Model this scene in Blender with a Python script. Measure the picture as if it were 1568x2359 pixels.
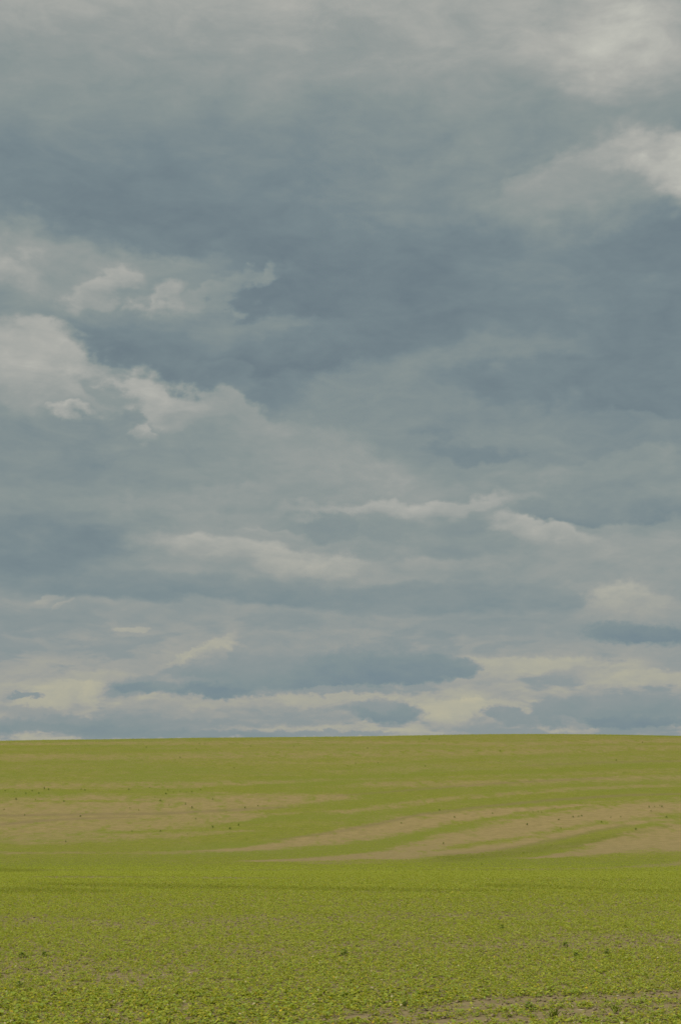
import bpy, math, random
import numpy as np
R = math.radians
for o in list(bpy.data.objects): bpy.data.objects.remove(o)
SC = bpy.context.scene
C = SC.collection

# ---------------------------------------------------------------- camera
PITCH = 11.45
cam = bpy.data.objects.new('camera', bpy.data.cameras.new('camera'))
C.objects.link(cam); SC.camera = cam
cam.location = (0, 0, 1.7)
cam.rotation_euler = (R(90 + PITCH), 0, 0)
cam.data.sensor_fit = 'VERTICAL'; cam.data.sensor_height = 36; cam.data.sensor_width = 24
cam.data.lens = 50
cam.data.clip_start = 0.1; cam.data.clip_end = 20000

def direction(px, py, W=1568.0, H=2359.0):
    """bearing of a point of the photograph as a world direction"""
    f = H / 36 * 50
    a, b = px - W / 2, H / 2 - py
    cp, sp = math.cos(R(PITCH)), math.sin(R(PITCH))
    return a, f * cp - b * sp, f * sp + b * cp

def azel(px, py):
    x, y, z = direction(px, py)
    return math.degrees(math.atan2(x, y)), math.degrees(math.atan2(z, math.hypot(x, y)))

SC.view_settings.view_transform = 'Standard'
SC.view_settings.look = 'None'
SC.view_settings.exposure = 0.0
SC.view_settings.gamma = 1.0

def lin(c):
    return tuple(((v / 255) / 12.92 if v / 255 <= .04045 else ((v / 255 + .055) / 1.055) ** 2.4) for v in c) + (1.0,)

# ---------------------------------------------------------------- sun
SUN_EL, SUN_AZ = 48.0, -125.0         # azimuth measured from +Y towards +X
sun = bpy.data.objects.new('sun', bpy.data.lights.new('sun', 'SUN'))
C.objects.link(sun)
sun.data.energy = 3.5
sun.data.angle = R(8)
sun.data.color = (1.0, 0.95, 0.86)
sun.rotation_euler = (R(90 - SUN_EL), 0, R(180 - SUN_AZ))

# ---------------------------------------------------------------- sky
world = bpy.data.worlds.new('World'); SC.world = world
world.use_nodes = True
nt = world.node_tree; nt.nodes.clear()
def N(tree, kind, **kw):
    n = tree.nodes.new(kind)
    for k, v in kw.items(): setattr(n, k, v)
    return n
def link(tree, a, b): tree.links.new(a, b)
def M(tree, op, a, b=None, c=None, clamp=False):
    n = N(tree, 'ShaderNodeMath', operation=op, use_clamp=clamp)
    for i, v in enumerate((a, b, c)):
        if v is None: continue
        if isinstance(v, (int, float)): n.inputs[i].default_value = v
        else: link(tree, v, n.inputs[i])
    return n.outputs[0]
def VM(tree, op, a, b=None, scale=None):
    n = N(tree, 'ShaderNodeVectorMath', operation=op)
    for i, v in enumerate((a, b)):
        if v is None: continue
        if isinstance(v, (tuple, list)): n.inputs[i].default_value = v
        else: link(tree, v, n.inputs[i])
    if scale is not None: n.inputs['Scale'].default_value = scale
    return n.outputs[0]
def noise(tree, vec, scale, detail=3, rough=.5, dist=0, out='Fac'):
    n = N(tree, 'ShaderNodeTexNoise')
    link(tree, vec, n.inputs['Vector'])
    n.inputs['Scale'].default_value = scale; n.inputs['Detail'].default_value = detail
    n.inputs['Roughness'].default_value = rough; n.inputs['Distortion'].default_value = dist
    return n.outputs[out]
def maprange(tree, v, a, b, c, d, smooth=True):
    n = N(tree, 'ShaderNodeMapRange', interpolation_type='SMOOTHSTEP' if smooth else 'LINEAR')
    link(tree, v, n.inputs['Value'])
    for k, x in zip(('From Min', 'From Max', 'To Min', 'To Max'), (a, b, c, d)): n.inputs[k].default_value = x
    return n.outputs['Result']
def ramp(tree, v, stops):
    n = N(tree, 'ShaderNodeValToRGB')
    e = n.color_ramp.elements
    while len(e) < len(stops): e.new(.5)
    for el, (p, c) in zip(e, stops):
        el.position = p; el.color = c if len(c) == 4 else lin(c)
    link(tree, v, n.inputs['Fac'])
    return n.outputs['Color']
def mixc(tree, fac, a, b, mode='MIX'):
    n = N(tree, 'ShaderNodeMix', data_type='RGBA', blend_type=mode)
    for key, v in ((0, fac), (6, a), (7, b)):
        if isinstance(v, (int, float)): n.inputs[key].default_value = v
        elif isinstance(v, tuple): n.inputs[key].default_value = v
        else: link(tree, v, n.inputs[key])
    return n.outputs[2]

D = N(nt, 'ShaderNodeTexCoord').outputs['Generated']
D = VM(nt, 'NORMALIZE', D)
sx = N(nt, 'ShaderNodeSeparateXYZ'); link(nt, D, sx.inputs[0])
AZ = M(nt, 'MULTIPLY', M(nt, 'ARCTAN2', sx.outputs[0], sx.outputs[1]), 57.29578)
EL = M(nt, 'MULTIPLY', M(nt, 'ARCSINE', sx.outputs[2]), 57.29578)
cb = N(nt, 'ShaderNodeCombineXYZ'); link(nt, AZ, cb.inputs[0]); link(nt, EL, cb.inputs[1])
UV = cb.outputs[0]
Ds = VM(nt, 'MULTIPLY', D, (57.3, 57.3, 90.0))
def warp(vec, scale, amp, detail):
    w = noise(nt, Ds, scale, detail, .55, 0, 'Color')
    w = VM(nt, 'SUBTRACT', w, (.5, .5, .5))
    w = VM(nt, 'MULTIPLY', w, (amp * 1.5, amp, 0))
    return VM(nt, 'ADD', vec, w)
P1 = warp(UV, .22, 3.2, 4)              # soft, billowing
P2 = warp(warp(warp(UV, .30, .7, 2), 1.4, .8, 3), 4.0, .55, 5)    # torn edges
FLIP = M(nt, 'GREATER_THAN', sx.outputs[1], 0)

def split(P):
    q = N(nt, 'ShaderNodeSeparateXYZ'); link(nt, P, q.inputs[0]); return q.outputs
def carry(q, acc):
    # each step of the chain carries the running brightness in z, so that the steps are evaluated one after the other
    c = N(nt, 'ShaderNodeCombineXYZ'); link(nt, q[0], c.inputs[0]); link(nt, q[1], c.inputs[1]); link(nt, acc, c.inputs[2]); return c.outputs[0]
def blob_chain(start, blobs, P):
    acc = start; q = split(P)
    for (cx, cy, rx, ry, ang, amp, edge) in blobs:
        a, e = azel(cx, cy)
        a2, _ = azel(cx + rx, cy); _, e2 = azel(cx, cy - ry)
        g = N(nt, 'ShaderNodeTexGradient', gradient_type='SPHERICAL')
        tm = g.texture_mapping
        tm.vector_type = 'TEXTURE'
        tm.translation = (a, e, 0); tm.rotation = (0, 0, R(ang)); tm.scale = (abs(a2 - a), abs(e2 - e), 1e5)
        link(nt, carry(q, acc), g.inputs[0])
        m = maprange(nt, g.outputs['Fac'], 0, edge, 0, amp)
        acc = M(nt, 'ADD', acc, m)
    return acc

#SKYBEGIN
# (x, y, half width, half height, tilt, brightness, edge)  in the photograph's 1568 x 2359 view
base_stops = [(-5, .62), (0, .60), (1.5, .60), (3, .62), (5.5, .52), (7, .45), (9, .56), (11.5, .52), (14, .35),
              (17, .17), (21, .10), (25, .28), (28, .54), (31, .66), (45, .85), (90, .95)]
SOFT = [
    (1400, 110, 420, 190, -5, .22, 1), (600, 330, 700, 190, -10, -.06, 1), (1000, 140, 400, 160, 0, .06, 1), (850, 250, 330, 120, 10, -.08, 1),
    (1300, 470, 420, 150, 8, .14, 1), (250, 620, 420, 150, 0, .12, 1), (700, 1060, 520, 160, -8, .10, 1), (60, 1260, 420, 130, 0, -.14, 1),
]
# overlapping cloud layers, far to near: x, y, half width, half height, tilt, brightness at the top, at the base, edge, opacity
UPPER = [
    (1400, 110, 300, 130, -5, 1.02, .80, .8, .75), (1050, 130, 330, 110, 0, .72, .60, .8, .5), (170, 210, 330, 130, 0, .50, .40, .8, .5),
    (1250, 265, 600, 80, -2, .50, .36, .8, .6), (380, 470, 680, 200, -3, .26, -.02, .9, .88), (1020, 440, 330, 120, 20, .52, .40, .6, .55),
    (1400, 430, 470, 150, 10, .78, .46, .7, .9), (1240, 420, 220, 60, 20, .62, .5, .7, .5), (1560, 395, 270, 130, -28, 1.08, .8, .8, .9), (1330, 400, 260, 70, 15, .70, .55, .7, .6),
    (60, 610, 330, 150, -15, .72, .48, .6, .75), (30, 590, 150, 60, -20, .82, .64, .7, .7), (340, 660, 320, 105, 10, .62, .42, .5, .7), (130, 690, 200, 40, 0, .42, .36, .6, .5),
    (240, 665, 110, 46, 20, .84, .62, .5, .75), (375, 705, 110, 55, 25, .86, .58, .5, .75), (545, 652, 190, 34, 30, .66, .52, .6, .7), (597, 622, 32, 46, -20, .88, .7, .6, .8),
    (850, 610, 440, 170, -5, .16, .04, .8, .8), (1300, 780, 520, 190, -3, .24, .05, .7, .75), (1150, 790, 330, 60, 8, .30, .16, .5, .4), (1250, 620, 300, 60, 0, .34, .26, .7, .4),
    (1540, 680, 110, 70, 0, .42, .3, .7, .5), (70, 845, 290, 150, -22, .92, .64, .65, .92), (110, 790, 150, 60, -20, .96, .8, .5, .6), (150, 900, 240, 60, -10, .72, .58, .6, .5),
    (500, 790, 390, 100, -2, .40, .0, .32, .95), (330, 830, 150, 36, -8, .12, .04, .6, .7), (760, 780, 260, 66, 16, .16, .02, .45, .8),
    (980, 900, 480, 110, 14, .46, .36, .40, .7), (640, 812, 320, 62, 6, .22, .0, .38, .92), (1280, 870, 340, 70, -4, .14, .04, .6, .6), (1480, 930, 200, 30, 0, .14, .04, .5, .6), (1400, 990, 330, 40, 0, .36, .28, .5, .5),
    (340, 925, 180, 66, -12, 1.0, .66, .65, .9), (500, 950, 210, 50, -12, .74, .58, .5, .7), (310, 968, 60, 26, -30, .36, .30, .5, .75),
    (175, 963, 76, 25, 0, 1.0, .78, .6, .85), (350, 990, 52, 26, -30, .94, .66, .5, .8), (440, 992, 95, 26, 15, .38, .34, .5, .7),
    (160, 1050, 380, 110, 0, .36, .30, .6, .6), (470, 868, 200, 40, -8, .26, .10, .6, .8), (235, 905, 90, 34, -30, .44, .40, .7, .7), (680, 1060, 440, 110, -12, .64, .46, .6, .7), (820, 1090, 230, 50, -8, .74, .60, .7, .5), (430, 1080, 240, 50, 0, .44, .38, .5, .5),
    (1040, 1010, 300, 50, 0, .42, .34, .5, .5), (1120, 1034, 140, 32, -10, .16, .10, .5, .6), (1380, 1085, 330, 46, 5, .58, .42, .45, .6), (1250, 1120, 360, 36, 2, .44, .36, .5, .5),
    (620, 1140, 380, 46, 0, .62, .48, .45, .6), (430, 1170, 240, 30, -4, .66, .5, .5, .5), (950, 1162, 340, 34, 3, .86, .64, .45, .75),
    (880, 1215, 300, 44, -2, .50, .36, .35, .75), (760, 1205, 80, 40, 0, .40, .3, .4, .6), (1090, 1195, 140, 34, 8, .46, .34, .4, .7), (1000, 1262, 330, 34, 0, .48, .34, .5, .6),
    (1410, 1170, 250, 42, -2, .42, .20, .32, .88), (1240, 1222, 190, 40, -12, .88, .62, .45, .85), (1440, 1262, 260, 46, 0, .68, .52, .5, .6), (1340, 1320, 300, 30, 0, .50, .42, .5, .5),
    (60, 1240, 340, 110, 0, .24, .04, .6, .75), (250, 1190, 260, 36, 0, .46, .34, .5, .5), (540, 1270, 270, 42, -3, .84, .60, .42, .82), (600, 1225, 120, 14, 0, .72, .6, .5, .7), (720, 1300, 170, 30, 0, .82, .62, .5, .75), (1000, 1308, 190, 18, 0, .66, .54, .5, .6),
    (480, 1358, 640, 40, -1, .38, .14, .42, .8), (1050, 1380, 450, 42, 0, .34, .20, .5, .7), (150, 1400, 280, 30, 0, .64, .48, .45, .65), (90, 1378, 46, 16, 10, .80, .6, .5, .7), (140, 1395, 40, 12, 30, .78, .6, .5, .6),
    (420, 1430, 340, 26, 0, .54, .42, .4, .5), (820, 1425, 380, 24, 0, .50, .40, .4, .5), (1150, 1440, 300, 26, 0, .42, .34, .4, .5), (20, 1485, 80, 22, 0, .22, .14, .5, .6), (250, 1480, 300, 24, 0, .60, .5, .4, .5),
    (650, 1470, 330, 20, 3, .58, .48, .4, .5), (330, 1461, 30, 8, 0, .9, .8, .5, .6),
]
LOWER = [
    (1440, 1392, 118.8, 66.7, 0, 0.84, 0.49, 0.45, 0.91), (1535, 1415, 97.2, 52.9, 0, 0.78, 0.49, 0.52, 0.8), (1375, 1425, 97.2, 39.1, 0, 0.62, 0.42, 0.52, 0.7), (1480, 1462, 183.6, 30.36, -4, 0.16, -0.04, 0.52, 0.94), (1400, 1448, 86.4, 22.77, 0, 0.22, 0.11, 0.52, 0.7),
    (1150, 1535, 432, 32.2, 0, 0.84, 0.75, 0.6, 0.7), (1480, 1560, 237.6, 27.6, 0, 0.86, 0.79, 0.6, 0.7), (1330, 1500, 356.4, 23, 0, 0.58, 0.5, 0.52, 0.5), (150, 1600, 183.6, 57.5, 22, 0.82, 0.75, 0.59, 0.75), (60, 1560, 216, 23, 0, 0.7, 0.62, 0.6, 0.5),
    (455, 1505, 129.6, 20.7, 24, 0.86, 0.77, 0.6, 0.75), (530, 1490, 43.2, 13.8, 0, 0.84, 0.83, 0.6, 0.7), (1040, 1625, 140.4, 39.1, 0, 0.92, 0.81, 0.6, 0.8), (350, 1618, 324, 18.4, 0, 0.78, 0.69, 0.6, 0.6), (800, 1606, 324, 13.8, 0, 0.82, 0.73, 0.6, 0.6), (650, 1625, 216, 23, 0, 0.8, 0.69, 0.6, 0.6),
    (340, 1574, 120.96, 25.3, 2, 0.32, 0.06, 0.42, 0.94), (425, 1556, 90.72, 45.54, 15, 0.52, 0.14, 0.42, 0.91), (520, 1545, 118.8, 68.31, 0, 0.62, -0.02, 0.42, 0.96), (548, 1510, 34.56, 32.2, 0, 0.44, 0.34, 0.52, 0.8), (655, 1540, 140.4, 65.78, 0, 0.56, 0.08, 0.42, 0.94),
    (760, 1545, 108, 50.6, 0, 0.32, 0.08, 0.45, 0.8), (830, 1545, 118.8, 60.72, 0, 0.3, -0.02, 0.42, 0.94), (940, 1538, 162, 53.13, 0, 0.28, -0.04, 0.42, 0.96), (1050, 1540, 75.6, 27.83, 0, 0.26, 0.04, 0.45, 0.91), (500, 1590, 118.8, 17.71, -3, 0.04, -0.02, 0.52, 0.8), (670, 1575, 108, 15.18, 0, 0.22, 0.06, 0.6, 0.6),
    (770, 1590, 108, 13.8, 3, 0.52, 0.36, 0.52, 0.75), (890, 1642, 105.84, 30.36, 0, 0.36, 0.02, 0.39, 0.96), (872, 1626, 49.68, 20.7, 0, 0.48, 0.36, 0.45, 0.8),
    (1160, 1640, 56.16, 22.77, 0, 0.42, 0.22, 0.45, 0.91), (1205, 1656, 66.96, 25.3, 0, 0.44, 0.26, 0.45, 0.8), (1285, 1640, 62.64, 45.54, 0, 0.46, 0.18, 0.39, 0.94), (1375, 1632, 129.6, 53.13, 0, 0.46, 0.18, 0.42, 0.91), (1500, 1636, 129.6, 53.13, 0, 0.46, 0.14, 0.42, 0.91), (1450, 1668, 205.2, 18.975, 0, 0.18, 0.04, 0.52, 0.91),
    (1335, 1672, 60, 20, -20, 0.7, 0.6, 0.6, 0.6), (1070, 1668, 97.2, 25.3, 0, 0.52, 0.4, 0.52, 0.75), (60, 1606, 49.68, 10.12, 0, 0.3, 0.26, 0.6, 0.7), (320, 1640, 129.6, 34.5, 8, 0.58, 0.44, 0.45, 0.75),
    (560, 1650, 302.4, 27.6, 0, 0.56, 0.4, 0.52, 0.7), (300, 1668, 356.4, 22.77, 0, 0.38, 0.24, 0.52, 0.7), (720, 1655, 129.6, 25.3, 0, 0.5, 0.4, 0.52, 0.6), (80, 1672, 302.4, 25.3, 0, 0.26, 0.12, 0.52, 0.75), (420, 1692, 356.4, 15.18, 0, 0.16, 0.12, 0.6, 0.7), (780, 1692, 216, 11.385, 0, 0.28, 0.22, 0.6, 0.6),
    (1200, 1692, 259.2, 9.2, 0, 0.46, 0.38, 0.6, 0.6),
    (150, 1600, 190, 46, 20, 0.9, 0.76, 0.6, 0.8), (215, 1590, 50, 34, 60, 0.94, 0.8, 0.5, 0.6), (30, 1640, 120, 20, 0, 0.6, 0.5, 0.5, 0.5), (250, 1560, 330, 14, 0, 0.7, 0.64, 0.6, 0.5), (1060, 1640, 90, 40, 20, 0.92, 0.82, 0.6, 0.7), (60, 1606, 46, 8, 0, 0.34, 0.28, 0.5, 0.8),
    (100, 1650, 150, 20, -8, 0.52, 0.42, 0.5, 0.6), (1180, 1600, 300, 12, 0, 0.62, 0.56, 0.6, 0.5), (1000, 1580, 260, 10, 3, 0.58, 0.52, 0.6, 0.5),
]
#SKYEND
bn = N(nt, 'ShaderNodeValToRGB')
elr = maprange(nt, EL, -10, 90, 0, 1, False); link(nt, elr, bn.inputs[0])
bn.color_ramp.interpolation = 'B_SPLINE'
es = bn.color_ramp.elements
while len(es) < len(base_stops): es.new(.5)
for e_, (p, v) in zip(es, base_stops):
    e_.position = (p + 10) / 100; e_.color = (v, v, v, 1)
sep = N(nt, 'ShaderNodeSeparateColor'); link(nt, bn.outputs[0], sep.inputs[0])
T = sep.outputs[0]
# cloud sheet seen in perspective: noise on a plane overhead
den = M(nt, 'ADD', M(nt, 'MAXIMUM', sx.outputs[2], 0.0), .10)
pl = N(nt, 'ShaderNodeCombineXYZ')
link(nt, M(nt, 'DIVIDE', sx.outputs[0], den), pl.inputs[0]); link(nt, M(nt, 'DIVIDE', sx.outputs[1], den), pl.inputs[1])
def over_chain(start, blobs, P):
    acc = start; q = split(P)
    for (cx, cy, rx, ry, ang, top, base, edge, op) in blobs:
        a, e = azel(cx, cy); a2, _ = azel(cx + rx, cy); _, e2 = azel(cx, cy - ry)
        w, h = abs(a2 - a), abs(e2 - e)
        g = N(nt, 'ShaderNodeTexGradient', gradient_type='SPHERICAL')
        tm = g.texture_mapping; tm.vector_type = 'TEXTURE'
        tm.translation = (a, e, 0); tm.rotation = (0, 0, R(ang)); tm.scale = (w, h, 1e5); P = carry(q, acc)
        link(nt, P, g.inputs[0])
        m = maprange(nt, g.outputs['Fac'], 0, edge, 0, op)
        sl = math.tan(R(ang))                               # shading runs across the cloud from its base to its top
        spp = N(nt, 'ShaderNodeVectorMath', operation='DOT_PRODUCT'); link(nt, P, spp.inputs[0]); spp.inputs[1].default_value = (-sl, 1, 0)
        v0 = e - sl * a
        tt = maprange(nt, spp.outputs['Value'], v0 - h * .8, v0 + h * .8, base, top, False)
        mx = N(nt, 'ShaderNodeMix', data_type='FLOAT')
        link(nt, m, mx.inputs[0]); link(nt, acc, mx.inputs[2]); link(nt, tt, mx.inputs[3])
        acc = mx.outputs[0]
    return acc
f1 = noise(nt, pl.outputs[0], 1.1, 7, .50, .3)
f2 = noise(nt, Ds, .16, 6, .52, .25)
f3 = noise(nt, VM(nt, 'MULTIPLY', D, (57.3, 57.3, 150.)), .75, 5, .6, .4)
T = M(nt, 'ADD', T, M(nt, 'MULTIPLY', M(nt, 'SUBTRACT', f1, .5), .40))
T = M(nt, 'ADD', T, M(nt, 'MULTIPLY', M(nt, 'SUBTRACT', f2, .5), .30))
T = blob_chain(T, SOFT, P1)
kk = N(nt, 'ShaderNodeCombineXYZ')                      # low banks lie flatter
link(nt, maprange(nt, EL, 5, 20, .75, 1), kk.inputs[0]); link(nt, maprange(nt, EL, 4, 19, .30, 1), kk.inputs[1])
def flatten(P): return VM(nt, 'ADD', UV, VM(nt, 'MULTIPLY', VM(nt, 'SUBTRACT', P, UV), kk.outputs[0]))
P3 = flatten(warp(warp(UV, .28, 3.2, 3), 1.0, 1.5, 8))
P2 = VM(nt, 'ADD', UV, VM(nt, 'MULTIPLY', VM(nt, 'SUBTRACT', P2, UV), (.8, .62, 0)))
T = over_chain(T, UPPER, P3)
rows = noise(nt, VM(nt, 'MULTIPLY', D, (57.3, 57.3, 210.)), .28, 7, .56, .3)
rm = M(nt, 'MULTIPLY', maprange(nt, rows, .49, .60, 0, -.34), maprange(nt, EL, 2.5, 9, 1, 0))
T = M(nt, 'ADD', M(nt, 'ADD', T, M(nt, 'MULTIPLY', maprange(nt, EL, 2, 8, .16, 0), maprange(nt, rows, .36, .49, 0, 1))), rm)
T = over_chain(T, LOWER, P2)
f4 = noise(nt, VM(nt, 'MULTIPLY', D, (57.3, 57.3, 130.)), .33, 9, .62, .6)
T = M(nt, 'ADD', T, M(nt, 'MULTIPLY', M(nt, 'SUBTRACT', f3, .5), maprange(nt, EL, 4, 20, .30, .20)))
T = M(nt, 'ADD', T, M(nt, 'MULTIPLY', M(nt, 'SUBTRACT', f4, .5), maprange(nt, EL, 4, 20, .30, .42)))
upper = ramp(nt, T, [(0, (108, 123, 131)), (.22, (120, 135, 140)), (.45, (137, 148, 147)), (.62, (151, 157, 154)), (.8, (172, 173, 167)), (1, (196, 196, 186))])
lower = ramp(nt, T, [(0, (118, 136, 145)), (.22, (130, 145, 148)), (.45, (142, 151, 152)), (.62, (158, 160, 155)), (.8, (173, 172, 156)), (1, (188, 183, 158))])
cloud = mixc(nt, maprange(nt, EL, 4, 12, 0, 1), lower, upper)
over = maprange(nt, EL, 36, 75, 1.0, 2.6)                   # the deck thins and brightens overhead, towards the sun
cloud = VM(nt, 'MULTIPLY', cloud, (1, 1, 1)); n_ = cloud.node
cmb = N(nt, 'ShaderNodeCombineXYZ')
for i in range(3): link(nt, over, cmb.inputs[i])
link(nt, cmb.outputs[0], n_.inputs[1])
sky = N(nt, 'ShaderNodeTexSky', sky_type='NISHITA')
sky.sun_disc = False; sky.sun_elevation = R(SUN_EL); sky.sun_rotation = R(SUN_AZ); sky.air_density = 1.5; sky.dust_density = 3
STR = 0.1
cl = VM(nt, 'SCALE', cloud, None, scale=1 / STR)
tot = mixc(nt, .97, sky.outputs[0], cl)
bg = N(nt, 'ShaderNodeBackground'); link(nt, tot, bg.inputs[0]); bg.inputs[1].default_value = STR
wo = N(nt, 'ShaderNodeOutputWorld'); link(nt, bg.outputs[0], wo.inputs[0])
world.cycles.sampling_method = 'MANUAL'; world.cycles.sample_map_resolution = 512

# ---------------------------------------------------------------- land form
RNG = np.random.default_rng(7)
def _hash(ix, iy, seed):
    h = (ix.astype(np.int64) * 374761393 + iy.astype(np.int64) * 668265263 + seed * 1442695041) & 0xffffffff
    h = ((h ^ (h >> 13)) * 1274126177) & 0xffffffff
    return ((h ^ (h >> 16)) & 0xffffff) / float(0xffffff)
def vnoise(x, y, seed=0):
    ix, iy = np.floor(x), np.floor(y); fx, fy = x - ix, y - iy
    fx = fx * fx * (3 - 2 * fx); fy = fy * fy * (3 - 2 * fy)
    a, b = _hash(ix, iy, seed), _hash(ix + 1, iy, seed); c, d = _hash(ix, iy + 1, seed), _hash(ix + 1, iy + 1, seed)
    return (a * (1 - fx) + b * fx) * (1 - fy) + (c * (1 - fx) + d * fx) * fy
def fbm(x, y, seed=0, oct=4):
    s, a, t = 0, .5, 0
    for i in range(oct):
        s = s + a * vnoise(x * 2 ** i + 17.3 * i, y * 2 ** i - 9.1 * i, seed + i); t += a; a *= .5
    return s / t
PY = np.array([-4000, -400, -60, 0, 30, 60, 95, 130, 160, 200, 260, 320, 380, 420, 460, 500, 560, 700, 1200, 4500.])
PZ = np.array([10, 4, .6, 0, -.45, -1.35, -2.8, -3.7, -3.2, -1.0, 4.2, 10.2, 16.7, 20.2, 22.3, 22.9, 21.8, 15, -12, -60.])
def pchip(xq, xs, ys):
    h = np.diff(xs); dl = np.diff(ys) / h
    m = np.zeros(len(xs)); m[0], m[-1] = dl[0], dl[-1]
    m[1:-1] = (dl[:-1] * h[1:] + dl[1:] * h[:-1]) / (h[1:] + h[:-1])
    i = np.clip(np.searchsorted(xs, xq) - 1, 0, len(xs) - 2)
    t = np.clip((xq - xs[i]) / h[i], 0, 1); hh = h[i]
    return ((2 * t ** 3 - 3 * t ** 2 + 1) * ys[i] + (t ** 3 - 2 * t ** 2 + t) * hh * m[i]
            + (-2 * t ** 3 + 3 * t ** 2) * ys[i + 1] + (t ** 3 - t ** 2) * hh * m[i + 1])
def zg(x, y):
    x = np.asarray(x, float); y = np.asarray(y, float)
    z = pchip(y, PY, PZ)
    far = np.clip((y - 150) / 250, 0, 1)
    z = z + far * (-1.25 * np.clip(1 - (x + 190) / 230, 0, 1.8) + .0085 * x * (x < 50) + .425 * (x >= 50) - .42 - .00018 * np.clip(x - 50, 0, 400) ** 2)
    z = z + 1.3 * np.exp(-((x - 75) / 45) ** 2 - ((y - 195) / 45) ** 2)        # the spur on the right
    z = z + (fbm(x / 9, y / 9, 3, 3) - .5) * .10 * np.clip(np.hypot(x, y) / 20, .2, 1)
    z = z + (fbm(x / 60, y / 60, 5, 2) - .5) * .5 * np.clip((y - 60) / 100, 0, 1)
    return z
def ground_hit(px, py):
    """where a point of the photograph (2723 x 4096) lies on the field"""
    x, y, z = direction(px, py, 2723.0, 4096.0)
    t = np.concatenate([np.linspace(5, 60, 400), np.linspace(60, 520, 1500)])
    X, Y, Z = x / y * t, t, 1.7 + z / y * t
    below = np.nonzero(Z < zg(X, Y))[0]
    k = below[0] if len(below) else len(t) - 400
    return X[k], Y[k]

# ---------------------------------------------------------------- where the crop stands thick or thin
def LZ(*p): return [(a * .868, 2900 + b * .868) for a, b in p]
def RZ(*p): return [(1361 + a * .868, 2900 + b * .868) for a, b in p]
# each: centre line on the field, half widths at its points (photo pixels there), cover (0 soil .. 1 crop)
BANDS = [
    (LZ((0, 88), (800, 84), (1568, 78)) + RZ((800, 90), (1568, 72)), [4, 8, 8, 8, 8], .38),
    (LZ((0, 122), (600, 118), (1100, 110)), [5, 4, 2], .85),
    (LZ((0, 150), (1568, 135)) + RZ((700, 125), (1568, 105)), [14, 12, 14, 10], .45),
    (LZ((0, 225), (800, 215), (1568, 195)) + RZ((800, 150), (1568, 125)), [28, 26, 10, 10, 10], .80),
    (LZ((1100, 245), (1568, 240)) + RZ((300, 232), (1000, 208), (1568, 185)), [4, 8, 8, 9, 9], 1.0),
    (LZ((0, 283), (700, 275), (1568, 272)) + RZ((500, 266), (1568, 238)), [11, 11, 14, 18, 12], .36),
    (RZ((0, 262), (500, 250), (1000, 240), (1568, 225)), [6, 6, 6, 5], .8),
    (LZ((0, 313), (700, 315), (1100, 290), (1568, 270)), [14, 15, 12, 10], .93),
    (LZ((0, 395), (500, 390), (900, 370), (1300, 345), (1568, 330)), [50, 50, 42, 21, 10], .16),
    (LZ((0, 470), (500, 465), (900, 440), (1200, 410), (1400, 395)), [46, 43, 32, 15, 6], .24),
    (LZ((0, 520), (450, 520), (900, 505), (1100, 490)), [24, 22, 12, 4], .38),
    (LZ((250, 353), (430, 352), (640, 355)), [2, 5, 2], .75),
    (LZ((520, 497), (700, 491), (900, 488), (1200, 460), (1568, 440)), [3, 5, 4, 8, 10], .8),
    (LZ((1150, 402), (1330, 396), (1568, 370)) + RZ((300, 335), (1000, 320), (1568, 300)), [3, 8, 16, 14, 12, 11], .95),
    (RZ((0, 400), (400, 350), (900, 305), (1500, 280)), [9, 10, 8, 6], .40),
    (LZ((900, 583), (1100, 575), (1300, 553), (1568, 512)) + RZ((250, 462), (500, 425), (860, 388), (1100, 370)), [3, 8, 16, 29, 31, 22, 10, 3], -.08),
    (LZ((0, 590), (350, 588), (750, 590), (1000, 585)), [5, 5, 6, 4], .45),
    (LZ((1200, 628), (1568, 617)) + RZ((180, 600), (330, 572), (500, 528), (800, 478), (1200, 415), (1568, 378)), [3, 8, 15, 27, 33, 41, 40, 30], -.08),
    (RZ((0, 612), (300, 607), (600, 580), (900, 532), (1200, 472), (1450, 440)), [8, 11, 13, 11, 9, 5], -.04),
    (RZ((600, 550), (720, 535), (840, 515)), [3, 5, 3], .7),
    (RZ((900, 612), (1150, 585), (1350, 552), (1568, 528)), [3, 18, 40, 56], -.1),
    (RZ((1100, 560), (1300, 525), (1568, 485)), [3, 9, 14], .15),
    (RZ((850, 668), (1250, 660), (1568, 640)), [3, 6, 9], .40),
    (LZ((150, 703), (500, 705), (900, 704), (1350, 709)), [2, 3, 3, 2], .35),
    (LZ((1350, 630), (1568, 636)) + RZ((150, 630),), [4, 9, 8], .6),
    # near strips where the soil shows
    ([(0, 3690), (500, 3705), (1200, 3690), (1900, 3665), (2723, 3660)], [22, 26, 24, 18, 20], .55),
    ([(0, 3860), (300, 3890), (560, 3920), (800, 3880)], [70, 60, 44, 22], .55),
    ([(900, 3830), (1300, 3810), (1700, 3800), (2100, 3790), (2723, 3770)], [30, 34, 38, 40, 32], .58),
    ([(1300, 4094), (1600, 4070), (1900, 4030), (2250, 4015), (2723, 3988)], [10, 24, 22, 20, 20], .12),
    ([(1400, 4140), (1900, 4082), (2300, 4062), (2723, 4042)], [20, 22, 26, 24], .16),
]
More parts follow.
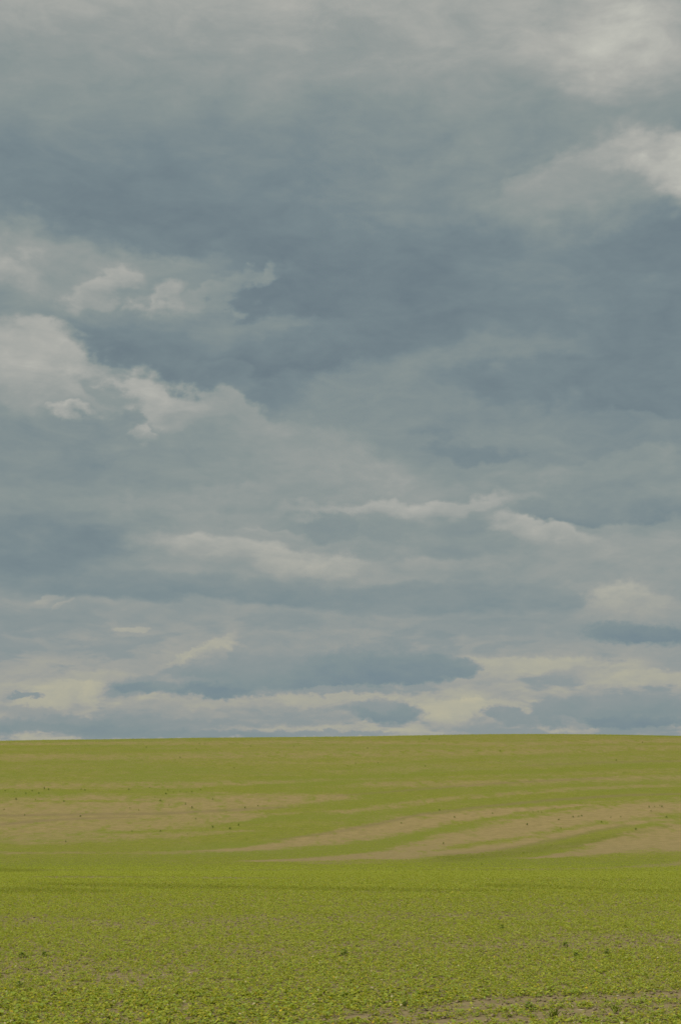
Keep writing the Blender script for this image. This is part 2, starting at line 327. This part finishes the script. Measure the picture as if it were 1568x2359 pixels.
# darker, taller strips and the wheel tracks
DARKS = [
    (LZ((0, 768), (250, 770), (500, 772)), [10, 10, 5], .38),
    (LZ((230, 738), (500, 743), (900, 752), (1568, 760)) + RZ((400, 768), (800, 772)), [5, 8, 9, 8, 6, 3], .34),
    (RZ((700, 745), (900, 747), (1120, 757)), [4, 8, 4], .38),
    (LZ((0, 675), (140, 677)), [7, 4], .45),
    (RZ((500, 618), (760, 596), (1000, 565), (1250, 525), (1500, 470)), [10, 11, 11, 11, 6], .40),
    (RZ((1250, 765), (1568, 772)), [5, 5], .3),
]
TRACKS = [
    (LZ((0, 418), (250, 413), (750, 409), (1000, 395), (1300, 378)), [3, 3, 3, 3, 2], .9),
    (LZ((0, 458), (180, 441), (380, 431), (600, 426)), [3, 4, 3, 2], .9),
    (LZ((1300, 528), (1568, 488)) + RZ((150, 458), (350, 415), (640, 378), (950, 348), (1300, 325), (1568, 318)), [2, 3, 3.5, 3.5, 3, 3, 3, 2], .8),
    (RZ((500, 598), (760, 572), (1000, 528), (1150, 495), (1300, 468)), [3, 4, 4, 4, 3], .6),
    (RZ((0, 325), (300, 302), (700, 270), (1200, 245)), [2, 2.5, 2.5, 2], .6),
    (LZ((200, 703), (800, 704), (1300, 709)), [1.5, 2, 1.5], .6),
    (RZ((900, 185), (1568, 165)), [2, 2], .5),
]
def build_lines(L, wide=1.0):
    out = []
    for pts, hw, val in L:
        s, q, w = [], [], []
        for i, (px, py) in enumerate(pts):
            X, Y = ground_hit(px, min(py, 4180)); s.append(X / Y); q.append(math.log(Y))
            h = hw[min(i, len(hw) - 1)]
            _, Ya = ground_hit(px, py - h); _, Yb = ground_hit(px, py + h)
            w.append(max((math.log(Ya) - math.log(Yb)) / 2, .0025) * wide)
        out.append((np.array(s), np.array(q), np.array(w), val))
    return out
BL, DL, TL = build_lines(BANDS), build_lines(DARKS), build_lines(TRACKS, 1.4)
def masks(x, y):
    """cover, dark strip and wheel-track strength at field points"""
    yy = np.maximum(y, 2.0); s = x / yy; q = np.log(yy)
    wob = (fbm(x / 14, y / 30, 21, 3) - .5)
    ragged = (fbm(x / 1.7 + 40, y / 2.6, 31, 3) - .5)
    cov = .93 - .20 * np.clip((yy - 190) / 120, 0, 1) + np.zeros_like(q)
    cov = cov + .30 * np.clip((yy - 190) / 120, 0, 1) * (fbm(x / 60, y / 14, 41, 3) - .5) * 2
    def weight(sl, ql, wl, hard, ends=.02):
        qc = np.interp(s, sl, ql); wc = np.interp(s, sl, wl)
        d = np.abs(q - qc + wob * wc * .8 + ragged * wc * .9) / wc
        hard = hard * 1.15; k = np.clip((hard - d) / (hard - .35), 0, 1); k = k * k * (3 - 2 * k)
        e0 = 1 if sl[0] <= -.2385 else np.clip((s - sl[0] + ends) / ends, 0, 1)
        e1 = 1 if sl[-1] >= .2385 else np.clip((sl[-1] - s + ends) / ends, 0, 1)
        return k * e0 * e1
    for sl, ql, wl, val in BL:
        k = weight(sl, ql, wl, 1.35); cov = cov * (1 - k) + val * k
    dk = np.zeros_like(q); tr = np.zeros_like(q)
    for sl, ql, wl, val in DL: dk = np.maximum(dk, val * weight(sl, ql, wl, 1.6))
    for sl, ql, wl, val in TL: tr = np.maximum(tr, val * weight(sl, ql, wl, 1.5, .01))
    patch = fbm(x / 2.2 + 9, y / 3.3, 51, 4)
    fleck = fbm(x / .9, y / 5.5, 57, 3); cov = cov + np.where(yy > 140, np.clip((fleck - .60) * 3.0, 0, .45) * (cov < .55), 0)
    cov = cov + (patch - .5) * np.where(yy < 60, .38, .55)
    return np.clip(cov, 0, 1), dk, tr
def planted(x, y):
    """1 where separate plants are modelled densely enough to hide the soil by themselves"""
    d = np.hypot(x, y)
    side = np.clip((.27 * y + 2.2 - np.abs(x)) / 1.0, 0, 1) * (y > 8.5)
    return side * np.clip((120 - d) / 75, 0, 1)

# ---------------------------------------------------------------- materials
def new_mat(name):
    m = bpy.data.materials.new(name); m.use_nodes = True
    t = m.node_tree; t.nodes.clear()
    return m, t
def attr(t, name):
    a = N(t, 'ShaderNodeAttribute'); a.attribute_name = name
    return a
SOIL_A, SOIL_B = (0.185, 0.140, 0.056, 1), (0.255, 0.188, 0.083, 1)
gm, t = new_mat('field_soil_and_crop')
pos = N(t, 'ShaderNodeNewGeometry').outputs['Position']
cov = attr(t, 'cover').outputs['Fac']; dk = attr(t, 'dark').outputs['Fac']; trk = attr(t, 'track').outputs['Fac']; own = attr(t, 'planted').outputs['Fac']
n1 = noise(t, pos, .9, 6, .6); n2 = noise(t, pos, 9, 5, .65); n3 = noise(t, pos, .045, 4, .5)
n4 = noise(t, VM(t, 'MULTIPLY', pos, (.55, 2.4, 1)), 1.2, 5, .7)
soil = mixc(t, maprange(t, n1, .3, .7, 0, 1), SOIL_A, SOIL_B)
soil = mixc(t, maprange(t, n2, .35, .75, 0, .6), soil, (0.165, 0.128, 0.048, 1))
nearsoil = mixc(t, maprange(t, n2, .35, .7, 0, 1), (0.200, 0.158, 0.078, 1), (0.145, 0.112, 0.055, 1))
dd = N(t, 'ShaderNodeVectorMath', operation='LENGTH'); link(t, pos, dd.inputs[0])
soil = mixc(t, maprange(t, dd.outputs['Value'], 60, 200, 1, 0), soil, nearsoil)
crop = mixc(t, maprange(t, n1, .3, .7, 0, 1), (0.118, 0.130, 0.011, 1), (0.152, 0.156, 0.015, 1))
crop = mixc(t, maprange(t, n3, .35, .65, 0, 1), crop, (0.126, 0.142, 0.013, 1))
crop = mixc(t, dk, crop, (0.095, 0.095, 0.014, 1))
n5 = noise(t, VM(t, 'MULTIPLY', pos, (1, .16, 0)), 2.2, 4, .75)
c2 = M(t, 'ADD', cov, M(t, 'MULTIPLY', M(t, 'SUBTRACT', n5, .5), 1.5))
c2 = M(t, 'ADD', c2, M(t, 'MULTIPLY', M(t, 'SUBTRACT', n4, .5), .9))
k = maprange(t, c2, .0, 1.0, .08, .97)
k = M(t, 'MULTIPLY', k, M(t, 'SUBTRACT', 1.0, own))
colr = mixc(t, k, soil, crop)
colr = mixc(t, M(t, 'MULTIPLY', trk, .75), colr, (0.15, 0.115, 0.05, 1))
bs = N(t, 'ShaderNodeBsdfPrincipled'); link(t, colr, bs.inputs['Base Color']); bs.inputs['Roughness'].default_value = .95
bs.inputs['Specular IOR Level'].default_value = .15
bp = N(t, 'ShaderNodeBump'); bp.inputs['Strength'].default_value = .8; bp.inputs['Distance'].default_value = .05
link(t, M(t, 'ADD', n2, M(t, 'MULTIPLY', n1, 1.5)), bp.inputs['Height']); link(t, bp.outputs[0], bs.inputs['Normal'])
om = N(t, 'ShaderNodeOutputMaterial'); link(t, bs.outputs[0], om.inputs[0])

def leaf_mat(name, transl=.42, gloss=.12):
    m, t = new_mat(name)
    c = attr(t, 'tint').outputs['Color']
    b = N(t, 'ShaderNodeBsdfPrincipled'); link(t, c, b.inputs['Base Color']); b.inputs['Roughness'].default_value = .6
    b.inputs['Specular IOR Level'].default_value = gloss
    tr = N(t, 'ShaderNodeBsdfTranslucent')
    link(t, mixc(t, 1.0, c, (1.15, 1.25, .6, 1), 'MULTIPLY'), tr.inputs[0])
    mx = N(t, 'ShaderNodeMixShader'); mx.inputs[0].default_value = transl
    link(t, b.outputs[0], mx.inputs[1]); link(t, tr.outputs[0], mx.inputs[2])
    o = N(t, 'ShaderNodeOutputMaterial'); link(t, mx.outputs[0], o.inputs[0])
    return m
LEAF = leaf_mat('crop_leaf'); WEED = leaf_mat('weed_leaf', .2); DRY = leaf_mat('dry_matter', .1, .1)

# ---------------------------------------------------------------- the field
def link_mesh(name, V, F, mat, tint=None, smooth=False, nper=None):
    me = bpy.data.meshes.new(name)
    V = np.asarray(V, np.float32); F = np.asarray(F, np.int32)
    me.vertices.add(len(V)); me.vertices.foreach_set('co', V.ravel())
    me.loops.add(F.size); me.loops.foreach_set('vertex_index', F.ravel())
    me.polygons.add(len(F)); me.polygons.foreach_set('loop_start', np.arange(len(F), dtype=np.int32) * F.shape[1])
    me.polygons.foreach_set('loop_total', np.full(len(F), F.shape[1], np.int32))
    if smooth: me.polygons.foreach_set('use_smooth', np.ones(len(F), bool))
    me.update(calc_edges=True)
    if tint is not None:
        a = me.attributes.new('tint', 'FLOAT_COLOR', 'POINT')
        a.data.foreach_set('color', np.c_[tint, np.ones(len(tint))].astype(np.float32).ravel())
    me.materials.append(mat)
    o = bpy.data.objects.new(name, me); C.objects.link(o)
    return o
NR = 560
rad = np.concatenate([np.geomspace(.5, 9, 20)[:-1], np.geomspace(9, 600, NR), np.geomspace(600, 4400, 30)[1:]])
ang = np.concatenate([np.linspace(-180, -24, 40)[:-1], np.linspace(-24, 24, 300), np.linspace(24, 180, 40)[1:-1]])
A_, R_ = np.meshgrid(np.radians(ang), rad)
GX, GY = R_ * np.sin(A_), R_ * np.cos(A_)
GX = np.r_[GX.ravel(), 0]; GY = np.r_[GY.ravel(), 0]
GZ = zg(GX, GY)
na, nr = len(ang), len(rad)
i = np.arange(nr - 1)[:, None]; j = np.arange(na)[None, :]; j2 = (j + 1) % na
quads = np.stack([i * na + j, i * na + j2, (i + 1) * na + j2, (i + 1) * na + j], -1).reshape(-1, 4)[:, ::-1]
cen = np.stack([np.arange(na), np.full(na, len(GX) - 1), (np.arange(na) + 1) % na, (np.arange(na) + 1) % na], -1)
field = link_mesh('field', np.c_[GX, GY, GZ], quads, gm, smooth=True)
field['kind'] = 'structure'
cv, dkv, trv = masks(GX, GY)
for nme, arr in (('cover', cv), ('dark', dkv), ('track', trv), ('planted', planted(GX, GY))):
    a = field.data.attributes.new(nme, 'FLOAT', 'POINT'); a.data.foreach_set('value', arr.astype(np.float32))

# ---------------------------------------------------------------- crop plants
def palette(n, dark, lush, rng=RNG):
    """leaf colours: yellow-green, glaucous green, some yellowed"""
    r = rng.random(n)[:, None]
    yg, gl, ol = np.array([.305, .325, .038]), np.array([.235, .305, .055]), np.array([.290, .268, .034])
    c = np.where(r < .45, yg, np.where(r < .78, gl, ol))
    c = c * (.72 + .56 * rng.random((n, 1)))
    y = rng.random(n) < .02
    c[y] = np.array([.52, .38, .03]) * (.7 + .5 * rng.random((y.sum(), 1)))
    b = rng.random(n) < .012
    c[b] = np.array([.50, .42, .26])
    c = c * (1 - .5 * dark[:, None])
    return c
LEAF8 = np.array([(0, 0, 0), (.34, -.5, .10), (.34, 0, 0), (.34, .5, .10), (.74, -.42, .06), (.74, 0, -.04), (.74, .42, .06), (1, 0, -.14)])
FACE8 = np.array([(0, 1, 2), (0, 2, 3), (1, 4, 5), (1, 5, 2), (2, 5, 6), (2, 6, 3), (4, 7, 5), (5, 7, 6)])
LEAF4 = np.array([(0, 0, 0), (.5, -.42, .08), (1, 0, -.05), (.5, .42, .08)])
FACE4 = np.array([(0, 1, 2), (0, 2, 3)])
def make_leaves(x, y, z, n_leaf, size, shape, faces, dark, height=1.0, rng=RNG, spread=.5, calm=0.0):
    """n_leaf leaves for every plant at x, y, z"""
    n = len(x) * n_leaf
    rep = lambda a: np.repeat(a, n_leaf)
    X, Y, Z, S = rep(x), rep(y), rep(z), rep(size)
    yaw = rng.random(n) * 2 * np.pi
    pit = rng.uniform(-.05, .75 - .3 * calm, n)
    L = S * rng.uniform(.6, 1.15, n); W = L * rng.uniform(.5, .85, n)
    lean = rng.uniform(-.45, .45, n)
    stem = S * rng.uniform(.25, 1.1, n) * height
    sv = shape[None] * np.stack([L, W, L], -1)[:, None, :]
    cr, sr = np.cos(lean)[:, None], np.sin(lean)[:, None]
    yv, zv = sv[..., 1] * cr - sv[..., 2] * sr, sv[..., 1] * sr + sv[..., 2] * cr
    xv = sv[..., 0]
    cp, sp = np.cos(pit)[:, None], np.sin(pit)[:, None]
    xx, zz = xv * cp - zv * sp, xv * sp + zv * cp
    xx = xx + (S * rng.uniform(0, spread, n))[:, None]
    cy, sy = np.cos(yaw)[:, None], np.sin(yaw)[:, None]
    vx, vy = xx * cy - yv * sy, xx * sy + yv * cy
    V = np.stack([vx + X[:, None], vy + Y[:, None], zz + (Z + stem)[:, None]], -1).reshape(-1, 3)
    k = shape.shape[0]
    F = (faces[None] + (np.arange(n) * k)[:, None, None]).reshape(-1, 3)
    tt = palette(n, rep(dark), None, rng); tt = tt * (1 - calm) + tt.mean(0) * (1 - .5 * rep(dark))[:, None] * calm
    tint = np.repeat(tt, k, axis=0)
    return V, F, tint
def scatter(d0, d1, dens, rng=RNG, marg=2.0):
    """random points over the wedge of field the photograph sees, with `dens` per square metre"""
    w1 = .27 * d1 + marg
    n = int((d1 - d0) * 2 * w1 * dens)
    y = rng.uniform(d0, d1, n); x = rng.uniform(-w1, w1, n)
    ok = np.abs(x) < .27 * y + marg
    return x[ok], y[ok]
VV, FF, TT = [], [], []; off = 0
def add(V, F, Tn):
    global off
    VV.append(V); FF.append(F + off); TT.append(Tn); off += len(V)
def zone(d0, d1, dens, nleaf, size, shape, faces, height, calm=.2):
    x, y = scatter(d0, d1, dens)
    c, dkk, trk_ = masks(x, y)
    lump = fbm(x / .35, y / .35, 61, 3)
    keep = RNG.random(len(x)) < np.clip(c * 1.2 + .06 + (lump - .5) * .7, 0.03, 1) * (1 - .7 * trk_) * (np.clip((150 - y) / 75, 0, 1) if d0 < 120 else 1)
    x, y, c, dkk = x[keep], y[keep], c[keep], dkk[keep]
    s = size * RNG.uniform(.65, 1.25, len(x)) * (.75 + .35 * c) * (1 + .35 * dkk)
    add(*make_leaves(x, y, zg(x, y) - .004, nleaf, s, shape, faces, dkk, height, calm=calm))
zone(9.5, 15, 380, 7, .029, LEAF8, FACE8, 1.0, calm=.12)
zone(15, 20, 370, 7, .030, LEAF4, FACE4, .9, calm=.25)
zone(20, 30, 260, 6, .035, LEAF4, FACE4, .8, calm=.5)
for a, b in ((30, 40), (40, 52), (52, 68), (68, 95), (95, 150)):
    m_ = (a + b) / 2; sc = (m_ / 25) ** .45
    zone(a, b, 200 / sc ** 2 * (1 if b < 60 else .8 if b < 90 else .5), 6, .035 * sc, LEAF4, FACE4, .8 / sc, calm=.5 if b < 60 else .75)
for a, b, dn, sz in ((130, 190, 1.6, .11), (190, 270, .9, .14), (270, 380, .5, .18), (380, 500, .45, .20)):
    zone(a, b, dn, 5, sz * .8, LEAF4, FACE4, .4, calm=.6)
crop_o = link_mesh('crop_plants', np.concatenate(VV), np.concatenate(FF), LEAF, np.concatenate(TT))
crop_o['kind'] = 'stuff'; crop_o['category'] = 'crop'
crop_o['label'] = 'low yellow-green leafy crop covering the whole rolling field'

# clods and straw lying between the plants
def blobs_mesh(name, n_, d0, d1, size, col, flat, cat, label, mat):
    x, y = scatter(d0, d1, n_)
    c, _, _ = masks(x, y); k = RNG.random(len(x)) < (1.05 - c); x, y = x[k], y[k]
    n = len(x)
    base = np.array([(1, 0, 0), (-1, 0, 0), (0, 1, 0), (0, -1, 0), (0, 0, 1), (0, 0, -1.)])
    fc = np.array([(0, 2, 4), (2, 1, 4), (1, 3, 4), (3, 0, 4), (2, 0, 5), (1, 2, 5), (3, 1, 5), (0, 3, 5)])
    s = size * RNG.uniform(.5, 1.5, (n, 1, 1)) * RNG.uniform(.6, 1.2, (n, 6, 1)) * np.array(flat)
    v = base[None] * s; a = RNG.random(n) * 6.28
    vx = v[..., 0] * np.cos(a)[:, None] - v[..., 1] * np.sin(a)[:, None]; vy = v[..., 0] * np.sin(a)[:, None] + v[..., 1] * np.cos(a)[:, None]
    V = np.stack([vx + x[:, None], vy + y[:, None], v[..., 2] + zg(x, y)[:, None] + size * flat[2] * .5], -1).reshape(-1, 3)
    F = (fc[None] + (np.arange(n) * 6)[:, None, None]).reshape(-1, 3)
    T_ = np.repeat(np.array(col)[None] * RNG.uniform(.6, 1.25, (n, 1)), 6, axis=0)
    o = link_mesh(name, V, F, mat, T_); o['kind'] = 'stuff'; o['label'] = label; o['category'] = cat
blobs_mesh('soil_clods', 60, 9.5, 45, .022, (.20, .158, .09), (1, 1, .6), 'soil', 'crumbly brown clods between the nearest plants', DRY)
blobs_mesh('straw_bits', 5, 9.5, 60, .045, (.62, .54, .36), (1, .12, .1), 'straw', 'pale scraps of old straw on the bare soil', DRY)

# ---------------------------------------------------------------- weeds, each one a thing
def weed_mesh(kind, rng):
    Vs, Fs, Ts = [], [], []; o_ = 0
    if kind == 'bushy': n, h, s = 46, .30, .12
    else: n, h, s = 26, .36, .17
    for q in range(n):
        a = rng.random() * 6.28; hh = h * rng.random() ** .8; rr = .17 * (1 - .55 * hh / h) * rng.random() ** .5
        up = rng.uniform(.9, 1.35) if kind == 'grassy' else rng.uniform(0, .9)
        L = s * rng.uniform(.6, 1.2) * (1.5 if kind == 'grassy' else 1); W = L * (.16 if kind == 'grassy' else .6)
        v = LEAF8 * np.array([L, W, L]); c_, s_ = math.cos(up), math.sin(up)
        v = np.c_[v[:, 0] * c_ - v[:, 2] * s_, v[:, 1], v[:, 0] * s_ + v[:, 2] * c_]
        b = rng.random() * 6.28
        v = np.c_[v[:, 0] * math.cos(b) - v[:, 1] * math.sin(b), v[:, 0] * math.sin(b) + v[:, 1] * math.cos(b), v[:, 2]]
        z0 = hh if kind == 'bushy' else hh * .3
        v = v + np.array([rr * math.cos(a), rr * math.sin(a), z0])
        col = np.array([.16, .215, .032]) if kind == 'bushy' else np.array([.20, .24, .03])
        Vs.append(v); Fs.append(FACE8 + o_); Ts.append(np.repeat((col * rng.uniform(.6, 1.4))[None], 8, 0)); o_ += 8
    for q in range(4):                                # stems
        a = q * 1.57 + rng.random(); x1, y1 = .08 * math.cos(a), .08 * math.sin(a)
        v = np.array([(-.005, 0, 0), (.005, 0, 0), (x1, y1, h * .9)]); Vs.append(v); Fs.append(np.array([(0, 1, 2)]) + o_); Ts.append(np.repeat([[.09, .12, .03]], 3, 0)); o_ += 3
    return np.concatenate(Vs), np.concatenate(Fs), np.concatenate(Ts)
_wr = np.random.default_rng(3)
PROTO = {}
for kd in ('bushy', 'grassy'):
    PROTO[kd] = []
    for q in range(3):
        V, F, T_ = weed_mesh(kd, _wr)
        o = link_mesh('weed', V, F, WEED, T_); PROTO[kd].append(o)
used = set()
def weed(px, py, size, kind, label, group=None):
    src = PROTO[kind][int(_wr.integers(3))]
    if src.name in used: o = src.copy(); C.objects.link(o)
    else: o = src; used.add(src.name)
    X, Y = ground_hit(px, py)
    o.location = (X, Y, float(zg(X, Y)) - .01)
    o.rotation_euler = (0, 0, _wr.random() * 6.28); o.scale = (size * _wr.uniform(.9, 1.3), size * _wr.uniform(.9, 1.3), size * _wr.uniform(.8, 1.1))
    o['label'] = label; o['category'] = 'weed'
    if group: o['group'] = group
#WEEDS
near = [
    (2462, 4060, .75, 'grassy', 'upright grassy weed tuft on bare soil near the lower right corner'),
    (2215, 4075, .70, 'grassy', 'narrow grassy weed tuft at the bottom edge, left of the corner tuft'),
    (2115, 4040, .55, 'bushy', 'leafy green weed clump on the bare soil at the bottom right'),
    (2425, 3822, .75, 'bushy', 'dark bushy weed alone in the thin crop on the right'),
    (2304, 3835, .75, 'bushy', 'low dark weed just left of the lone bushy weed on the right'),
    (2260, 3795, .80, 'bushy', 'flat dark weed tuft above the low dark weed on the right'),
    (2005, 3724, .85, 'bushy', 'small dark weed clump in dense crop, farthest of the near right weeds'),
    (89, 3834, .70, 'bushy', 'dark round weed clump beside the left edge, above a bare patch'),
    (178, 3832, .70, 'bushy', 'dark weed clump just right of the clump by the left edge'),
    (80, 3955, .65, 'bushy', 'dark leafy weed near the bottom left corner'),
    (1379, 3826, .75, 'bushy', 'dark weed clump in the thin crop at the centre foreground'),
    (1616, 4030, .50, 'bushy', 'dark weed clump right of centre at the edge of bare soil'),
]
for w in near: weed(w[0], w[1], w[2] * (.42 if w[3] == 'bushy' else .34), *w[3:])
FARW = [
    ('small dark weeds along the left end of the green strip above the pale bare strip', 'weeds at the left of the upper green strip',
     LZ((25, 306), (70, 312), (120, 318), (180, 318), (205, 296), (75, 345), (165, 346), (150, 305), (225, 300))),
    ('tiny dark weed in the green strip above the pale strip, left of centre', 'weeds in the middle of the upper green strip',
     LZ((375, 300), (392, 302), (595, 300), (775, 302), (800, 310), (830, 308), (860, 312), (885, 310), (765, 320), (715, 335), (740, 352), (690, 290), (925, 300))),
    ('tiny dark weed on the pale bare strip of the left slope', 'weeds on the pale strip of the left slope',
     LZ((780, 370), (855, 368), (885, 385), (295, 355), (115, 418), (372, 423), (600, 385), (640, 395), (903, 434), (1190, 374), (1130, 384), (980, 345), (20, 392))),
    ('tiny dark weed near the lower edge of the left pale strip', 'weeds below the left pale strip',
     LZ((305, 540), (865, 505), (980, 475), (1060, 480), (1100, 465), (875, 665), (610, 492), (740, 492))),
    ('speck of dark weed on the upper slope left of centre', 'weeds high on the left slope',
     LZ((920, 88), (945, 88), (905, 112), (830, 153), (1080, 200), (655, 162), (1155, 100), (1355, 100), (410, 95), (675, 105))),
    ('speck of dark weed high on the right slope below the skyline', 'weeds high on the right slope',
     RZ((70, 178), (172, 175), (125, 108), (275, 124), (390, 192), (410, 68), (635, 120), (735, 122), (1020, 135), (1250, 80), (232, 58), (1060, 80), (1270, 165), (1390, 82))),
    ('dark green weed on the upper pale strip of the right slope', 'weeds on the upper pale strip at the right',
     RZ((525, 428), (885, 402), (910, 400), (925, 405), (988, 386), (1005, 440), (1015, 478), (1095, 425), (1110, 422), (860, 462), (475, 550), (700, 410), (1070, 428), (280, 455), (455, 395))),
    ('dark green weed at the right end of the pale strip near the right edge', 'weeds at the right end of the pale strip',
     RZ((1420, 380), (1445, 378), (1470, 374), (1480, 380), (1500, 428), (1245, 428), (1290, 425), (1360, 485), (1430, 398), (1200, 450))),
    ('small dark weed in the green crop below the right pale strips', 'weeds below the right pale strips',
     RZ((835, 670), (1295, 652), (1480, 620), (255, 680), (1130, 665), (1200, 748), (1130, 800), (650, 645))),
]
for lab, grp, pts in FARW:
    for (px, py) in pts:
        dw = ground_hit(px, py)[1]; weed(px, py, _wr.uniform(.5, 1.1) * min(1, dw / 220), 'bushy', lab, grp)
for kd in PROTO:
    for o in PROTO[kd]:
        if o.name not in used: bpy.data.objects.remove(o)
